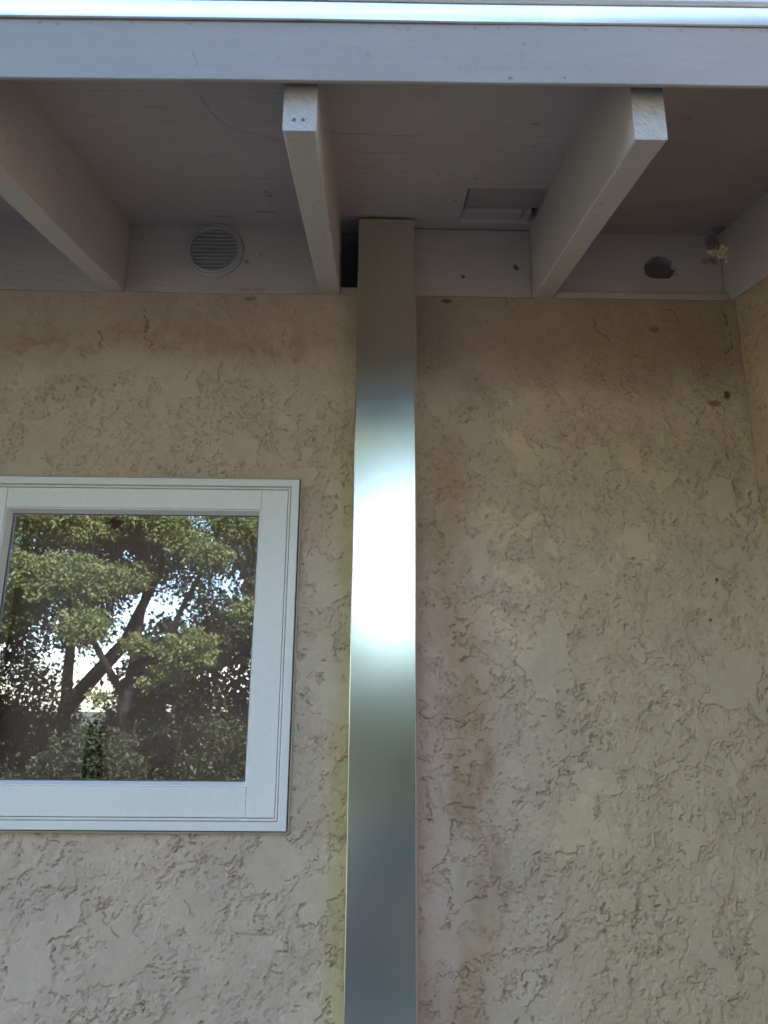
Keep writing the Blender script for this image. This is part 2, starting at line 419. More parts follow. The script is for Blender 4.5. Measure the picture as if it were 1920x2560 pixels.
wall = slab_grid('stucco_wall', (X0, 0, Z0), (1, 0, 0), (0, 0, 1), (0, -1, 0), XR - X0, ZB - Z0, STEP, wall_h, wall_c, STUCCO, None, .01, win_drop, ex)
tag(wall, 'stained tan stucco wall behind the steel post, facing the camera', 'wall')

# side wall: face x = XR, towards -x
def side_h(u, v):
    h, top, cav = stucco_height(u * 1. + 3, v + 1, 7); store['cav2'] = cav; store['top2'] = top
    return (h * .55).astype(np.float32)
def side_c(u, v, h):
    n = fbm(u, v, .06, 4, 201); C = np.ones(u.shape + (3,), dtype=np.float32) * (1 + .05 * n)[..., None]
    C = lerp(C, (.96, .92, .78), np.ones_like(u)); C = lerp(C, (.7, .58, .5), sst(.72, .85, fbm(u, v, .009, 2, 205)) * .8)
    return lerp(C, (.6, .55, .5), store['cav2'] * .6)  # crevice shade painted in on the side wall too
ex = boxes_np([(XR + .004, XR + .15, -2.6, -.575, 0, 2.372), (XR + .004, XR + .15, -.575, 0, 0, .9), (XR + .02, XR + .15, -.575, 0, .9, 2.372), (XR + .02, XR + .15, 0, .19, .9, 2.53)])
sw = slab_grid('stucco_wall', (XR, 0, .9), (0, -1, 0), (0, 0, 1), (-1, 0, 0), .575, 1.474, .003, side_h, side_c, STUCCO, None, .02, None, ex)
tag(sw, 'tan stucco side wall at the right edge, meeting the main wall in a corner', 'wall')

# ------------------------------------------------------------------ eaves: soffit, rafters, fascia, blocking
eave = tag(thing('eaves', (0, 0, 2.3)), 'mauve painted wooden eaves with open rafters above the stucco wall', 'eaves')
EL = (0, 0, 2.3)
def sub(P): return (P[0] - EL[0], P[1] - EL[1], P[2] - EL[2])
cs = 1 / math.sqrt(1 + T * T); sn = T * cs
SX0, SL = -1.35, .575 / cs
SOFF_MARKS = [   # in (x, y) of the place
    ([(-.199, -.1423), (-.196, -.136), (-.189, -.136), (-.188, -.129), (-.196, -.125)], .0022, .6), ([(-.189, -.13), (-.193, -.121), (-.20, -.122)], .002, .6),
    ([(-.2246, -.0605), (-.1967, -.0582)], .0028, .75), ([(-.197, -.0875), (-.193, -.087)], .003, .6), ([(-.31, -.041), (-.2775, -.0367)], .0028, .6),
    ([(-.3273, -.3872), (-.31, -.384)], .003, .35), ([(-.2459, -.4101), (-.241, -.375), (-.2285, -.3476), (-.2034, -.3242), (-.17, -.315), (-.1406, -.2986)], .0014, .45),
    ([(-.0773, -.3292), (.0035, -.3263), (.05, -.323)], .0016, .55), ([(.0035, -.3263), (.1088, -.3241)], .001, .3),
    ([(-.0243, -.2733), (.04, -.2740)], .0016, .5), ([(.04, -.274), (.0888, -.2746)], .001, .3),
    ([(.225, -.36), (.231, -.358)], .003, .5), ([(.235, -.30), (.24, -.298)], .003, .4), ([(.16, -.20), (.165, -.199)], .003, .45), ([(.135, -.115), (.139, -.114)], .0035, .55),
    ([(-.02, -.21), (-.016, -.209)], .003, .4), ([(.1, -.21), (.1, -.2)], .0015, .4), ([(.44, -.38), (.445, -.38)], .003, .4), ([(.6, -.30), (.604, -.30)], .003, .3), ([(.655, -.02), (.67, -.005)], .016, .6),
]
def recess_mask(x, y): return ((x > .1545) & (x < .2975) & (y > -.164) & (y < -.029))
def sof(u, v): return u + SX0, v * cs - .5665     # v runs from the eave towards the wall
def sof_h(u, v):
    x, y = sof(u, v)
    h = .0006 * fbm(x, y, .10, 3, 301) + .0002 * fbm(x * .2, y, .006, 3, 305)
    for ys in (-.4210, -.3010, -.1810, -.0610):
        k = np.where(x < -.09, 1., .0); h = h - .0012 * np.exp(-((y - ys + .0007 * fbm(x, y, .08, 2, 307)) / .0012) ** 2) * k
    for pts, r, k in SOFF_MARKS:
        h = h - .001 * k * seg(x, y, pts, r, .0012)
    m = recess_mask(x, y); h = np.where(m, -.011 + .0004 * fbm(x, y, .02, 3, 309), h)
    # narrow board lying in the recess beside the wall, with dark gaps round it
    b = m & (y > -.062); h = np.where(b, -.007, h)
    gap = m & (((y < -.0625) & (y > -.0695)) | ((y > -.0625) & ((x > .2865) | ((x > .2690) & (x < .2712))))); h = np.where(gap, -.03, h)
    return h.astype(np.float32)
def sof_c(u, v, h):
    x, y = sof(u, v); C = np.ones(x.shape + (3,), dtype=np.float32) * (1 + .05 * fbm(x, y, .15, 4, 311) + .03 * fbm(x * .15, y, .01, 4, 315))[..., None]
    mk = np.zeros_like(x)
    for pts, r, k in SOFF_MARKS: mk = np.maximum(mk, k * seg(x, y, pts, r, .0012))
    C = lerp(C, (.35, .3, .3), mk)
    for ys in (-.4210, -.3010, -.1810, -.0610):
        C = lerp(C, (.72, .7, .7), np.exp(-((y - ys + .0007 * fbm(x, y, .08, 2, 307)) / .0018) ** 2) * np.where(x < -.09, .5 + .4 * fbm(x, y, .1, 2, 318), 0).clip(0, 1))
    C = lerp(C, (.1, .1, .12), (h < -.02).astype(np.float32))
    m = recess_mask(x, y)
    C = lerp(C, (.45, .42, .5), (m * (x < .1595) * (y < -.066)).astype(np.float32) * .8); C = lerp(C, (.45, .42, .48), (m * blob(x, y, .163, -.155, .016, .009)).astype(np.float32)); C = lerp(C, (.8, .75, .75), (m & (y < -.066)).astype(np.float32))  # recess: shade painted in along the left edge and corner
    C = lerp(C, (.80, .74, .68), sst(.33, .45, x) * .9)
    return C
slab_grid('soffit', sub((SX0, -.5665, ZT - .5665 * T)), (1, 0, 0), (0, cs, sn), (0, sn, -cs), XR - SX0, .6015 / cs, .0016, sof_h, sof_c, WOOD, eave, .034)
# roof deck and metal roof edge above
def sheet(name, x0, x1, y0, y1, dz0, dz1, mat, parent):
    V = []
    for dz in (dz0, dz1):
        for (x, y) in ((x0, y0), (x1, y0), (x1, y1), (x0, y1)):
            V.append((x, y, ZT + T * y + dz - EL[2]))
    Fq = [[0, 3, 2, 1], [4, 5, 6, 7], [0, 1, 5, 4], [1, 2, 6, 5], [2, 3, 7, 6], [3, 0, 4, 7]]
    return from_np(name, V, Fq, mat, parent, smooth=False)
sheet('roof_deck', -4.8, XR + 2.6, -.5665, 3.6, .036, .07, ROOFM, eave)
# rafters
def rafter(x0, x1, y1=YE, seed=0, zb=ZB, y0=.055, chip=.0022):
    ys = np.linspace(y0, y1, 60); V = []; rs = np.random.RandomState(seed)
    ch = chip
    for k, y in enumerate(ys):
        b = zb + T * y; tt = ZT + T * y + .0005
        e = ch * (1 + .35 * rs.randn() * .6)
        prof = [(x0, tt), (x0, b + e), (x0 + e, b), (x1 - e, b), (x1, b + e), (x1, tt)]
        jx = .0005 * math.sin(y * 9 + seed); jz = .0005 * math.sin(y * 14 + seed * 2)
        if k == len(ys) - 1: pass
        V += [(px + jx - EL[0], y, pz + jz - EL[2]) for px, pz in prof]
    n = 6; Fq = []; mi = []
    for k in range(len(ys) - 1):
        for j in range(n):
            a = k * n + j; b_ = k * n + (j + 1) % n
            Fq.append([a, b_, b_ + n, a + n]); mi.append(0)
    me = bpy.data.meshes.new('rafter'); l = (len(ys) - 1) * n
    faces = Fq + [list(range(n)), list(range(l + n - 1, l - 1, -1))]
    me.from_pydata(V, [], [f[::-1] for f in faces]); me.update()
    bm = bmesh.new(); bm.from_mesh(me); bmesh.ops.recalc_face_normals(bm, faces=bm.faces[:]); bm.to_mesh(me); bm.free()
    me.polygons[len(me.polygons) - 1].material_index = 1
    return link('rafter', me, [RAFT, ENDM], eave)
r_l2 = rafter(-.924, -.886, seed=4)
r_l = rafter(-.5165, -.4785, seed=1); tag(r_l, 'rafter at the left edge running out of the picture')
r_m = rafter(-.1105, -.0722, seed=2, y1=YE - .003); tag(r_m, 'middle rafter with a pale cut end and two nail holes')
r_r = rafter(.2935, .3312, seed=3, y1=YE + .002); tag(r_r, 'right rafter with its pale saw marked end grain showing')
rb = rafter(.6690, XR - .0006, seed=6, chip=.001); tag(rb, 'painted board running up the side wall'); rb.name = 'side_board'
# nail holes and end chips
def lump(name, c, r, sc, mat, parent, seed=0, rough=.25, off=EL):
    bm = bmesh.new(); bmesh.ops.create_icosphere(bm, subdivisions=4, radius=1)
    rs = random.Random(seed); ph = [rs.random() * 6 for _ in range(6)]
    for v in bm.verts:
        d = v.co.normalized()
        k = 1 + rough * (math.sin(d.x * 4 + ph[0]) * math.sin(d.y * 5 + ph[1]) + .5 * math.sin(d.z * 9 + ph[2]) * math.sin(d.x * 8 + ph[3]) + .3 * math.sin(d.y * 17 + ph[4]) * math.sin(d.z * 15 + ph[5]))
        v.co = Vector((d.x * k * r * sc[0] + c[0] - off[0], d.y * k * r * sc[1] + c[1] - off[1], d.z * k * r * sc[2] + c[2] - off[2]))
    me = bpy.data.meshes.new(name); bm.to_mesh(me); bm.free()
    for p in me.polygons: p.use_smooth = True
    return link(name, me, mat, parent)
for dx in (-.0065, .0035):
    o = lump('nail_hole', (-.0912 + dx, YE - .0032, 2.2515 + .0 * dx), .0019, (1, .25, 1.25), DARK, None, 3, .2, (0, 0, 0)); 
    o.parent = r_m; o.matrix_parent_inverse = Matrix.Identity(4); o.location = (0, 0, -EL[2])
# fascia: front face y = -.5717; the eave line is a little out of level
TL = .0078
def fas_h(u, v): return (.0005 * fbm(u, v, .12, 3, 401) + .00007 * fbm(u * .15, v, .006, 3, 405)).astype(np.float32)
FM = []
_r = random.Random(9)
for k in range(24):
    x = -.5 + _r.random() * 1.05; FM.append((x, .0788 - _r.random() * .004, .0016 + _r.random() * .0014, .5))
for x, z, r, k in [(.148, .007, .003, .9), (.21, .008, .002, .6), (.09, .022, .0015, .5), (.165, .055, .002, .7), (-.115, .032, .002, .4), (.24, .018, .0015, .5), (.11, .016, .001, .5), (-.30, .07, .0015, .3)]:
    FM.append((x, z, r, k))
FX0 = -4.8
def fas_c(u, v, h):
    x = u - .9; C = np.ones(u.shape + (3,), dtype=np.float32) * (1 + .04 * fbm(u, v, .2, 4, 411) + .02 * fbm(u * .1, v, .008, 4, 415))[..., None]
    mk = np.zeros_like(u)
    for a, b, r, k in FM: mk = np.maximum(mk, k * sst(.35, .6, blob(x, v, a, b, r, r * .8)))
    v0 = v; mk = np.maximum(mk, .4 * seg(x, v, [(-.215, .04), (-.208, .02)], .0012)); mk = np.maximum(mk, .4 * seg(x, v, [(-.018, .042), (-.012, .034)], .0012))
    return lerp(C, (.3, .28, .28), mk)
slab_grid('fascia_board', sub((-.9, -.5717, 2.2900 - .9 * TL)), (1, 0, TL), (0, 0, 1), (0, -1, 0), XR + .9 - .003, .0825, .0018, fas_h, fas_c, FASC, eave, .004)
bevel_box('fascia_board', (-4.8 , -.9 - .001, -.5715, -.5675, 2.2832 - EL[2], 2.365 - EL[2]), FASC, eave, .001)
# drip edge: folded bright metal strip with a soft convex face, then the grey roof edge above it
def strip(name, prof, x0, x1, mat, parent, smooth=True):
    V = []; n = len(prof)
    xs = np.linspace(x0, x1, 30)
    for k, x in enumerate(xs):
        wv = .0006 * math.sin(x * 5.3) + .0003 * math.sin(x * 13)
        V += [(x, y + wv, z - EL[2] + TL * x) for (y, z) in prof]
    Fq = [[k * n + j, (k + 1) * n + j, (k + 1) * n + (j + 1) % n, k * n + (j + 1) % n] for k in range(len(xs) - 1) for j in range(n)]
    me = bpy.data.meshes.new(name); me.from_pydata(V, [], Fq + [list(range(n))[::-1], [(len(xs) - 1) * n + j for j in range(n)]]); me.update()
    bm = bmesh.new(); bm.from_mesh(me); bmesh.ops.recalc_face_normals(bm, faces=bm.faces[:]); bm.to_mesh(me); bm.free()
    o = link(name, me, mat, parent)
    return o
pr = [(-.5725, 2.3738)]
for k in range(9):
    a = -.30 + k * (.50 / 8)
    pr.append((-.5745 - .045 * (math.cos(a) - .95), 2.3880 + .0140 * math.sin(a) / math.sin(.31)))
pr += [(-.5725, 2.4025)]
strip('drip_edge', pr, -4.8, XR - .003, DRIP, eave)
strip('roof_edge', [(-.5730, 2.4030), (-.5742, 2.4030), (-.5775, 2.4052), (-.5785, 2.4500), (-.5730, 2.4520)], -4.8, XR - .003, ROOFE, eave)
# frieze blocks between rafters
def block(x0, x1, yf, seed, marks=(), holes=(), z1=None):
    z0 = ZB + .0004; z1 = z1 or ZT + .004
    def hf(u, v):
        h = .0006 * fbm(u, v, .08, 3, 500 + seed) + .0002 * fbm(u * .2, v, .006, 3, 505 + seed)
        for cx, cz, rx, rz, dep in holes:
            a = blob(u + x0, v + z0, cx, cz, rx, rz) + .10 * fbm(u, v, .012, 2, 509 + seed)
            h = np.where(a > .37, -dep, h)
        return h.astype(np.float32)
    def cf(u, v, h):
        x = u + x0; z = v + z0
        C = np.ones(u.shape + (3,), dtype=np.float32) * (1 + .05 * fbm(u, v, .1, 4, 511 + seed) + .03 * fbm(u * .15, v, .01, 4, 515))[..., None]
        for cx, cz, rx, rz, col, k in marks: C = lerp(C, col, sst(.3, .7, blob(x, z, cx, cz, rx, rz) * (1 + 1.1 * fbm(x, z, .012, 4, 520))) * k)
        for cx, cz, rx, rz, dep in holes: C = lerp(C, (.30, .28, .31), sst(.3, .42, blob(x, z, cx, cz, rx * 1.02, rz * 1.02)))
        return C
    return slab_grid('frieze_block', sub((x0, yf, z0)), (1, 0, 0), (0, 0, 1), (0, -1, 0), x1 - x0, z1 - z0, .0016, hf, cf, WOOD, eave, .022)
block(-.885, -.517, .0, 1)
b1 = block(-.478, -.111, .0, 2, marks=[(-.2583 + .004, 2.432, .006, .006, (.5, .32, .28), .9), (-.225, 2.447, .003, .003, (.5, .45, .4), .8), (-.245, 2.372, .03, .004, (.7, .55, .45), .5)])
b2 = block(-.037, .2928, .0, 3, holes=[(.2664, 2.4294, .0052, .0062, .012), (.1628, 2.4076, .0035, .0035, .004)], z1=ZT - .0015)
b3 = block(.3318, .6685, .011, 4, marks=[(.645, 2.455, .018, .007, (.55, .42, .34), .8), (.66, 2.495, .02, .02, (.35, .33, .36), .8)], holes=[(.548, 2.4395, .029, .024, .014)])
tag(b3, 'blocking board with a ragged dark round hole')
bevel_box('trim_strip', (.3325, .668, -.002, .0108, ZB + .0006 - EL[2], ZB + .014 - EL[2]), WOOD, eave, .0015)
bevel_box('trim_strip', (-.0718, -.0372, -.001, .012, ZB + .0006 - EL[2], ZB + .017 - EL[2]), WOOD, eave, .0015)
V, Fq = boxes_np([(-4.6, XR + .1, .16, .19, ZB - .05 - EL[2], ZT + .05 - EL[2]), (-4.6, -.93, .0, .03, ZB - EL[2], ZT - EL[2])])
V2, F2 = boxes_np([(-.084, -.038, .056, .064, ZB - EL[2], ZT + .03 - EL[2]), (-.0385, -.0372, .0225, .0555, ZB - EL[2], ZT + .03 - EL[2])]); Fq = np.concatenate([Fq, F2 + len(V)]); V = np.concatenate([V, V2])  # dark lining added behind the slot beside the post, keeping light out
from_np('back_board', V, Fq, DARK, eave, smooth=False)
# cream filler foam in the corner
fm = thing('foam_patch', (.668, -.004, 2.455))
o = lump('foam', (.667, -.006, 2.466), .014, (.75, .9, .9), FOAM, fm, 5, .35, (.668, -.004, 2.455))
bm = bmesh.new(); bm.from_mesh(o.data)
for (c, r, sc, sd) in [((.655, .006, 2.472), .008, (1.6, .8, .55), 8), ((.671, -.010, 2.447), .008, (.5, .9, 1.6), 9)]:
    o2 = lump('tmp', c, r, sc, FOAM, None, sd, .35, (.668, -.004, 2.455)); bm.from_mesh(o2.data); bpy.data.objects.remove(o2)
bm.to_mesh(o.data); bm.free()
for p in o.data.polygons: p.use_smooth = True
o.name = 'foam_filler'
o.parent = None; bpy.data.objects.remove(fm); o.location = (.668, -.004, 2.455)
tag(o, 'small torn lump of cream foam in the upper right corner of the eaves', 'foam filler')

# ------------------------------------------------------------------ round louvred vent
vc = Vector((-.3145, -.002, 2.4540))
vent = tag(thing('round_vent', vc), 'round louvred vent painted over, between the left and middle rafters', 'vent')
bm = bmesh.new(); prof = [(.0560, .004), (.0565, -.001), (.0545, -.0045), (.0515, -.0052), (.0490, -.0035), (.0478, -.0058), (.0462, -.0064), (.0448, -.0045), (.0445, .006)]
nseg = 96; rings = []
for k in range(nseg):
    a = 2 * math.pi * k / nseg
    rings.append([bm.verts.new((r * math.cos(a) * 1.0, y, r * math.sin(a) * 1.03)) for r, y in prof])
for k in range(nseg):
    A, B = rings[k], rings[(k + 1) % nseg]
    for j in range(len(prof) - 1): bm.faces.new((A[j], A[j + 1], B[j + 1], B[j]))
bmesh.ops.recalc_face_normals(bm, faces=bm.faces[:])
me = bpy.data.meshes.new('rim'); bm.to_mesh(me); bm.free()
for p in me.polygons: p.use_smooth = True
link('rim', me, VENTM, vent)
bm = bmesh.new()
for k in range(11):
    z = -.0405 + k * .0081; hw = math.sqrt(max(.0448 ** 2 - (z / 1.03) ** 2, 1e-6))
    if hw < .012: continue
    ps = [(-.0036, z - .0035), (-.0045, z - .0026), (.0025, z + .0044), (.0035, z + .0036)]
    a = [bm.verts.new((-hw, y, zz)) for y, zz in ps]; b = [bm.verts.new((hw, y, zz)) for y, zz in ps]
    for j in range(4): bm.faces.new((a[j], a[(j + 1) % 4], b[(j + 1) % 4], b[j]))
    bm.faces.new(a[::-1]); bm.faces.new(b)
bmesh.ops.recalc_face_normals(bm, faces=bm.faces[:])
me = bpy.data.meshes.new('louvre'); bm.to_mesh(me); bm.free(); link('louvre', me, VENTM, vent)
bm = bmesh.new(); bmesh.ops.create_circle(bm, cap_ends=True, radius=.046, segments=48, matrix=Matrix.Translation((0, .0015, 0)) @ Matrix.Rotation(math.pi / 2, 4, 'X'))
me = bpy.data.meshes.new('screen'); bm.to_mesh(me); bm.free(); link('insect_screen', me, plain('vent_dark_mesh', (.32, .30, .31), .8), vent)

# ------------------------------------------------------------------ steel post
post = tag(thing('steel_post', (.015, -.027, .06)), 'shiny flat galvanised steel post running up the wall to the eaves', 'post')
PL = (.015, -.027, .06)
def bev_local(b): return (b[0] - PL[0], b[1] - PL[0 + 1], b[2] - PL[1], b[3] - PL[1], b[4] - PL[2], b[5] - PL[2])
def pbox(name, x0, x1, y0, y1, z0, z1, mat, bev): 
    return bevel_box(name, (x0 - PL[0], x1 - PL[0], y0 - PL[1], y1 - PL[1], z0 - PL[2], z1 - PL[2]), mat, post, bev, 3)
pbox('post_tube', -.0376, .0677, -.050, -.004, .061, 2.4950, GALV, .0016)
pbox('edge_trim', .0678, .0722, -.012, .000, .061, 2.362, plain('trim_paint', (.5, .42, .36), .6), .001)

# ------------------------------------------------------------------ window
WC = Vector(((WX0 + WX1) / 2, 0, (WZ0 + WZ1) / 2))
win = tag(thing('window', WC), 'small square white framed window left of the steel post, reflecting trees', 'window')
def picture_frame(name, x0, x1, z0, z1, prof, mat, parent):
    """mitred frame; prof = [(inset, y)] from the outside in, closed behind"""
    bm = bmesh.new(); rows = []
    for (i, y) in prof:
        rows.append([bm.verts.new((x - WC.x, y, z - WC.z)) for x, z in ((x0 + i, z0 + i), (x1 - i, z0 + i), (x1 - i, z1 - i), (x0 + i, z1 - i))])
    n = len(prof)
    for j in range(n):
        A, B = rows[j], rows[(j + 1) % n]
        for k in range(4): bm.faces.new((A[k], A[(k + 1) % 4], B[(k + 1) % 4], B[k]))
    bmesh.ops.recalc_face_normals(bm, faces=bm.faces[:])
    me = bpy.data.meshes.new(name); bm.to_mesh(me); bm.free(); return link(name, me, mat, parent)
picture_frame('stucco_stop', WX0, WX1, WZ0, WZ1, [(0, .02), (0, -.0065), (.0004, -.007), (.0022, -.007), (.0026, -.0065), (.0026, .02)], JMOULD, win)
picture_frame('frame', WX0 + .0045, WX1 - .0045, WZ0 + .0045, WZ1 - .0045,
              [(0, .06), (0, -.0115), (.0008, -.0125), (.0120, -.0135), (.0130, -.0128), (.0134, -.006), (.0146, -.0058), (.0150, -.0105), (.0158, -.0112), (.0172, -.0112), (.0180, -.0105), (.0184, -.004), (.0184, .06)], FRAME, win)
# sash: stiles full height, rails between
six0, six1, siz0, siz1 = -.6385, -.1977, 1.4845, 1.9376      # glass opening
so_ = .0049 + .0188
ox0, ox1, oz0, oz1 = WX0 + so_, WX1 - so_, WZ0 + so_, WZ1 - so_
def wbox(name, x0, x1, y0, y1, z0, z1, bev=.0012):
    return bevel_box(name, (x0 - WC.x, x1 - WC.x, y0, y1, z0 - WC.z, z1 - WC.z), FRAME, win, bev, 2)
wbox('stile', six1, ox1, -.0100, .05, oz0, oz1); wbox('stile', ox0, six0, -.0100, .05, oz0, oz1)
wbox('rail', six0 + .0003, six1 - .0003, -.0096, .05, oz0, siz0 - .0002); wbox('rail', six0 + .0003, six1 - .0003, -.0096, .05, siz1 + .0002, oz1)
picture_frame('glazing_bead', six0, six1, siz0, siz1, [(0, .05), (0, -.0075), (.0006, -.0082), (.0020, -.0078), (.0062, .0085), (.0062, .05)], FRAME, win)
from_np('pane', [(six0 + .003 - WC.x, .0110, siz0 + .003 - WC.z), (six1 - .003 - WC.x, .0110, siz0 + .003 - WC.z), (six1 - .003 - WC.x, .0110, siz1 - .003 - WC.z), (six0 + .003 - WC.x, .0110, siz1 - .003 - WC.z)],
        [[0, 1, 2, 3]], GLASS, win, smooth=False)
picture_frame('gasket', six0 + .0055, six1 - .0055, siz0 + .0055, siz1 - .0055, [(0, .0106), (0, .0085), (.0018, .0095), (.0018, .0106)], DARK, win)
bevel_box('blind', (WX0 + .01 - WC.x, WX1 - .01 - WC.x, .075, .085, WZ0 + .01 - WC.z, WZ1 - .01 - WC.z), BLIND, win, 0)

# ------------------------------------------------------------------ yard behind the camera (seen in the glass and the steel), plus added sky-blocking trees
def leaves(centers, rads, n, size, seed, dens=None, flat=.75):
    rs = np.random.RandomState(seed); P = []
    wts = np.array([r ** 2 for r in rads]); wts = wts / wts.sum()
    idx = rs.choice(len(centers), n, p=wts); c = np.array(centers)[idx]; r = np.array(rads)[idx]
    d = rs.randn(n, 3); d /= np.linalg.norm(d, axis=1)[:, None]; rad = rs.rand(n) ** .45
    rag = 1 + .35 * np.sin(d[:, 0] * 6 + c[:, 0] * 7) * np.sin(d[:, 2] * 7 + c[:, 2] * 5)
    p = c + d * (rad * r * rag)[:, None] * np.array([1, 1, flat])
    if dens is not None:
        keep = rs.rand(n) < dens(p); p = p[keep]; n = len(p)
    a = rs.randn(n, 3); a /= np.linalg.norm(a, axis=1)[:, None]; nrm = rs.randn(n, 3) + np.array([0, .3, .8]); b = np.cross(nrm, a); b /= np.linalg.norm(b, axis=1)[:, None]
    s = size * (.6 + .8 * rs.rand(n))[:, None]; a = a * s; b = b * s * .55; fold = np.cross(a, b); fold = fold / np.linalg.norm(fold, axis=1)[:, None] * s * .2
    V = np.stack([p - a, p - b + fold, p + a, p + b + fold], 1).reshape(-1, 3)
    Fq = np.arange(4 * n).reshape(n, 4)
    return V, Fq
def limb_mesh(name, paths, mat, parent, base):
    bm = bmesh.new()
    for pts, rr in paths:
        prev = None; ns = 9
        for k, (pt, r) in enumerate(zip(pts, rr)):
            pt = Vector(pt); d = (Vector(pts[min(k + 1, len(pts) - 1)]) - Vector(pts[max(k - 1, 0)])).normalized()
            u = d.orthogonal().normalized() if abs(d.z) > .99 else d.cross(Vector((0, 0, 1))).normalized(); v = d.cross(u)
            ring = [bm.verts.new(pt - Vector(base) + (u * math.cos(2 * math.pi * j / ns) + v * math.sin(2 * math.pi * j / ns)) * r * (1 + .12 * math.sin(j * 2.3 + k))) for j in range(ns)]
            if prev:
                for j in range(ns): bm.faces.new((prev[j], prev[(j + 1) % ns], ring[(j + 1) % ns], ring[j]))
            else: bm.faces.new(ring)
            prev = ring
        bm.faces.new(prev[::-1])
    bmesh.ops.recalc_face_normals(bm, faces=bm.faces[:])
    me = bpy.data.meshes.new(name); bm.to_mesh(me); bm.free()
    for p in me.polygons: p.use_smooth = True
    return link(name, me, mat, parent)
HOLES = [(0,9,.01,.01), (-3.5, 1.95, .52, .5), (-3.35, 1.45, .28, .3), (-2.68, 1.65, .32, .46), (-1.7, 1.75, .3, .3), (-2.55, 2.75, .42, .26), (-2.08, 3.85, .22, .22), (-4.6, 2.3, .15, .15), (-1.62, 2.15, .22, .32), (-4.8, 3.1, .2, .15), (-3.1, 3.45, .10, .15), (-3.9, 2.2, .2, .2), (-2.1, 1.95, .25, .15)]
def make_dens(base, cut):
    def f(p):
        k = (8 + 1.2897) / (-p[:, 1] + 1.2897); X = p[:, 0] * k; Z = (p[:, 2] - 1.6) * k + 1.6
        m = np.zeros(len(p))
        for hx, hz, rx, rz in HOLES: m = np.maximum(m, np.exp(-(((X - hx) / rx) ** 2 + ((Z - hz) / rz) ** 2) ** 1.5))
        return base * (1 - cut * m)
    return f
def tree(name, base, trunk, limbs, cl, n, size, lm, label, dens, seed, flat=.7):
    t_ = tag(thing(name, base), label, 'tree')
    limb_mesh('trunk', [trunk] + limbs, BARK, t_, base)
    V, Fq = leaves([c[:3] for c in cl], [c[3] for c in cl], n, size, seed, dens, flat)
    from_np('crown', V, Fq, lm, t_, smooth=False, local=base)
    return t_
y = -8.
oak = [(-3.99, -7.8, 3.85, .55), (-3.6, -7.6, 3.75, .4), (-4.3, -7.6, 3.2, .4), (-3.8, -7.4, 3.05, .45), (-3.35, -7.4, 3.05, .42), (-4.2, -7.7, 2.75, .4), (-3.3, -7.3, 2.5, .32), (-2.95, -7.6, 3.1, .3),
       (-2.7, -7.5, 3.85, .42), (-2.3, -7.6, 3.6, .38), (-1.95, -7.4, 3.35, .3), (-1.75, -7.6, 3.8, .35), (-2.15, -7.5, 2.3, .36), (-2.35, -7.6, 2.05, .25), (-2.8, -7.7, 2.35, .2), (-4.6, -7.8, 2.6, .35), (-1.5, -7.6, 2.75, .2), (-3.15, -7.6, 1.75, .16), (-2.6, -7.6, 1.9, .15),
       (-3.2, -8.2, 4.8, .9), (-4.6, -8.4, 4.6, .9), (-2.2, -8.3, 4.9, .7), (-5.3, -8.2, 3.6, .8)]
tree('oak_tree', (-2.9, -8.1, 0), ([(-2.9, -8.1, 0), (-2.88, -8.1, .8), (-3.0, -8.1, 1.6), (-2.95, -8.15, 2.3), (-2.9, -8.2, 3.2), (-3.0, -8.2, 4.3)], [.085, .075, .07, .055, .04, .03]),
     [([(-2.98, -8.1, 1.7), (-3.4, -8, 2.4), (-3.9, -7.8, 3.1), (-4.3, -7.7, 3.6)], [.05, .04, .03, .02]), ([(-2.95, -8.1, 2.1), (-2.5, -7.9, 2.45), (-2.1, -7.7, 3.2), (-1.9, -7.6, 3.7)], [.05, .035, .025, .015]),
      ([(-2.95, -8.1, 1.5), (-2.5, -7.9, 1.9), (-2.1, -7.7, 2.3)], [.05, .035, .02]), ([(-2.9, -8.2, 3.0), (-2.6, -8, 3.6), (-2.5, -8, 4.4)], [.04, .03, .02])],
     oak, 125000, .024, LEAF1, 'leafy oak with a dark leaning trunk, mirrored in the window glass', make_dens(1, .72), 11)
bs = tag(thing('bush', (-3.0, -7.0, 0)), 'low dark bush growing in front of the oak trunk, mirrored in the window glass', 'bush')
V, Fq = leaves([(-3.35, -7, .75), (-2.95, -6.95, .85), (-2.6, -7.05, .7), (-3.1, -7, 1.15), (-2.75, -7.05, 1.1)], [.42, .42, .38, .34, .34], 16000, .024, 61, None, .9)
from_np('foliage', V, Fq, LEAF2, bs, smooth=False, local=(-3.0, -7.0, 0))
limb_mesh('stem', [([(-3, -7, 0), (-3.1, -7, .5), (-3.15, -7, 1.0)], [.03, .02, .01]), ([(-3, -7, 0), (-2.8, -7, .6), (-2.7, -7, 1.0)], [.025, .02, .01])], BARK, bs, (-3.0, -7.0, 0))
darkc = []
rs = random.Random(21)
for k in range(60): darkc.append((-6.9 + rs.random() * 5.3, -10.2 + rs.random() * 1.2, .9 + rs.random() * 4.6, .45 + rs.random() * .35))
for k in range(14): darkc.append((-6.6 + k * .17, -9.6, 1.3 + rs.random() * .8, .4))
for k in range(44): darkc.append((-7.2 + k * .135, -9.8 + rs.random() * .8, .35 + rs.random() * 1.1, .45))
tree('evergreen_tree', (-4.6, -10.6, 0), ([(-4.6, -10.6, 0), (-4.6, -10.3, 2), (-4.5, -10, 4.5)], [.10, .08, .04]), [([(-4.6, -10.3, 1.6), (-3.6, -9.8, 2.6), (-3, -9.6, 4)], [.12, .09, .04])],
     darkc, 170000, .032, LEAF2, 'dark dense evergreen mirrored behind the oak in the window glass', make_dens(1, .82), 12, .9)
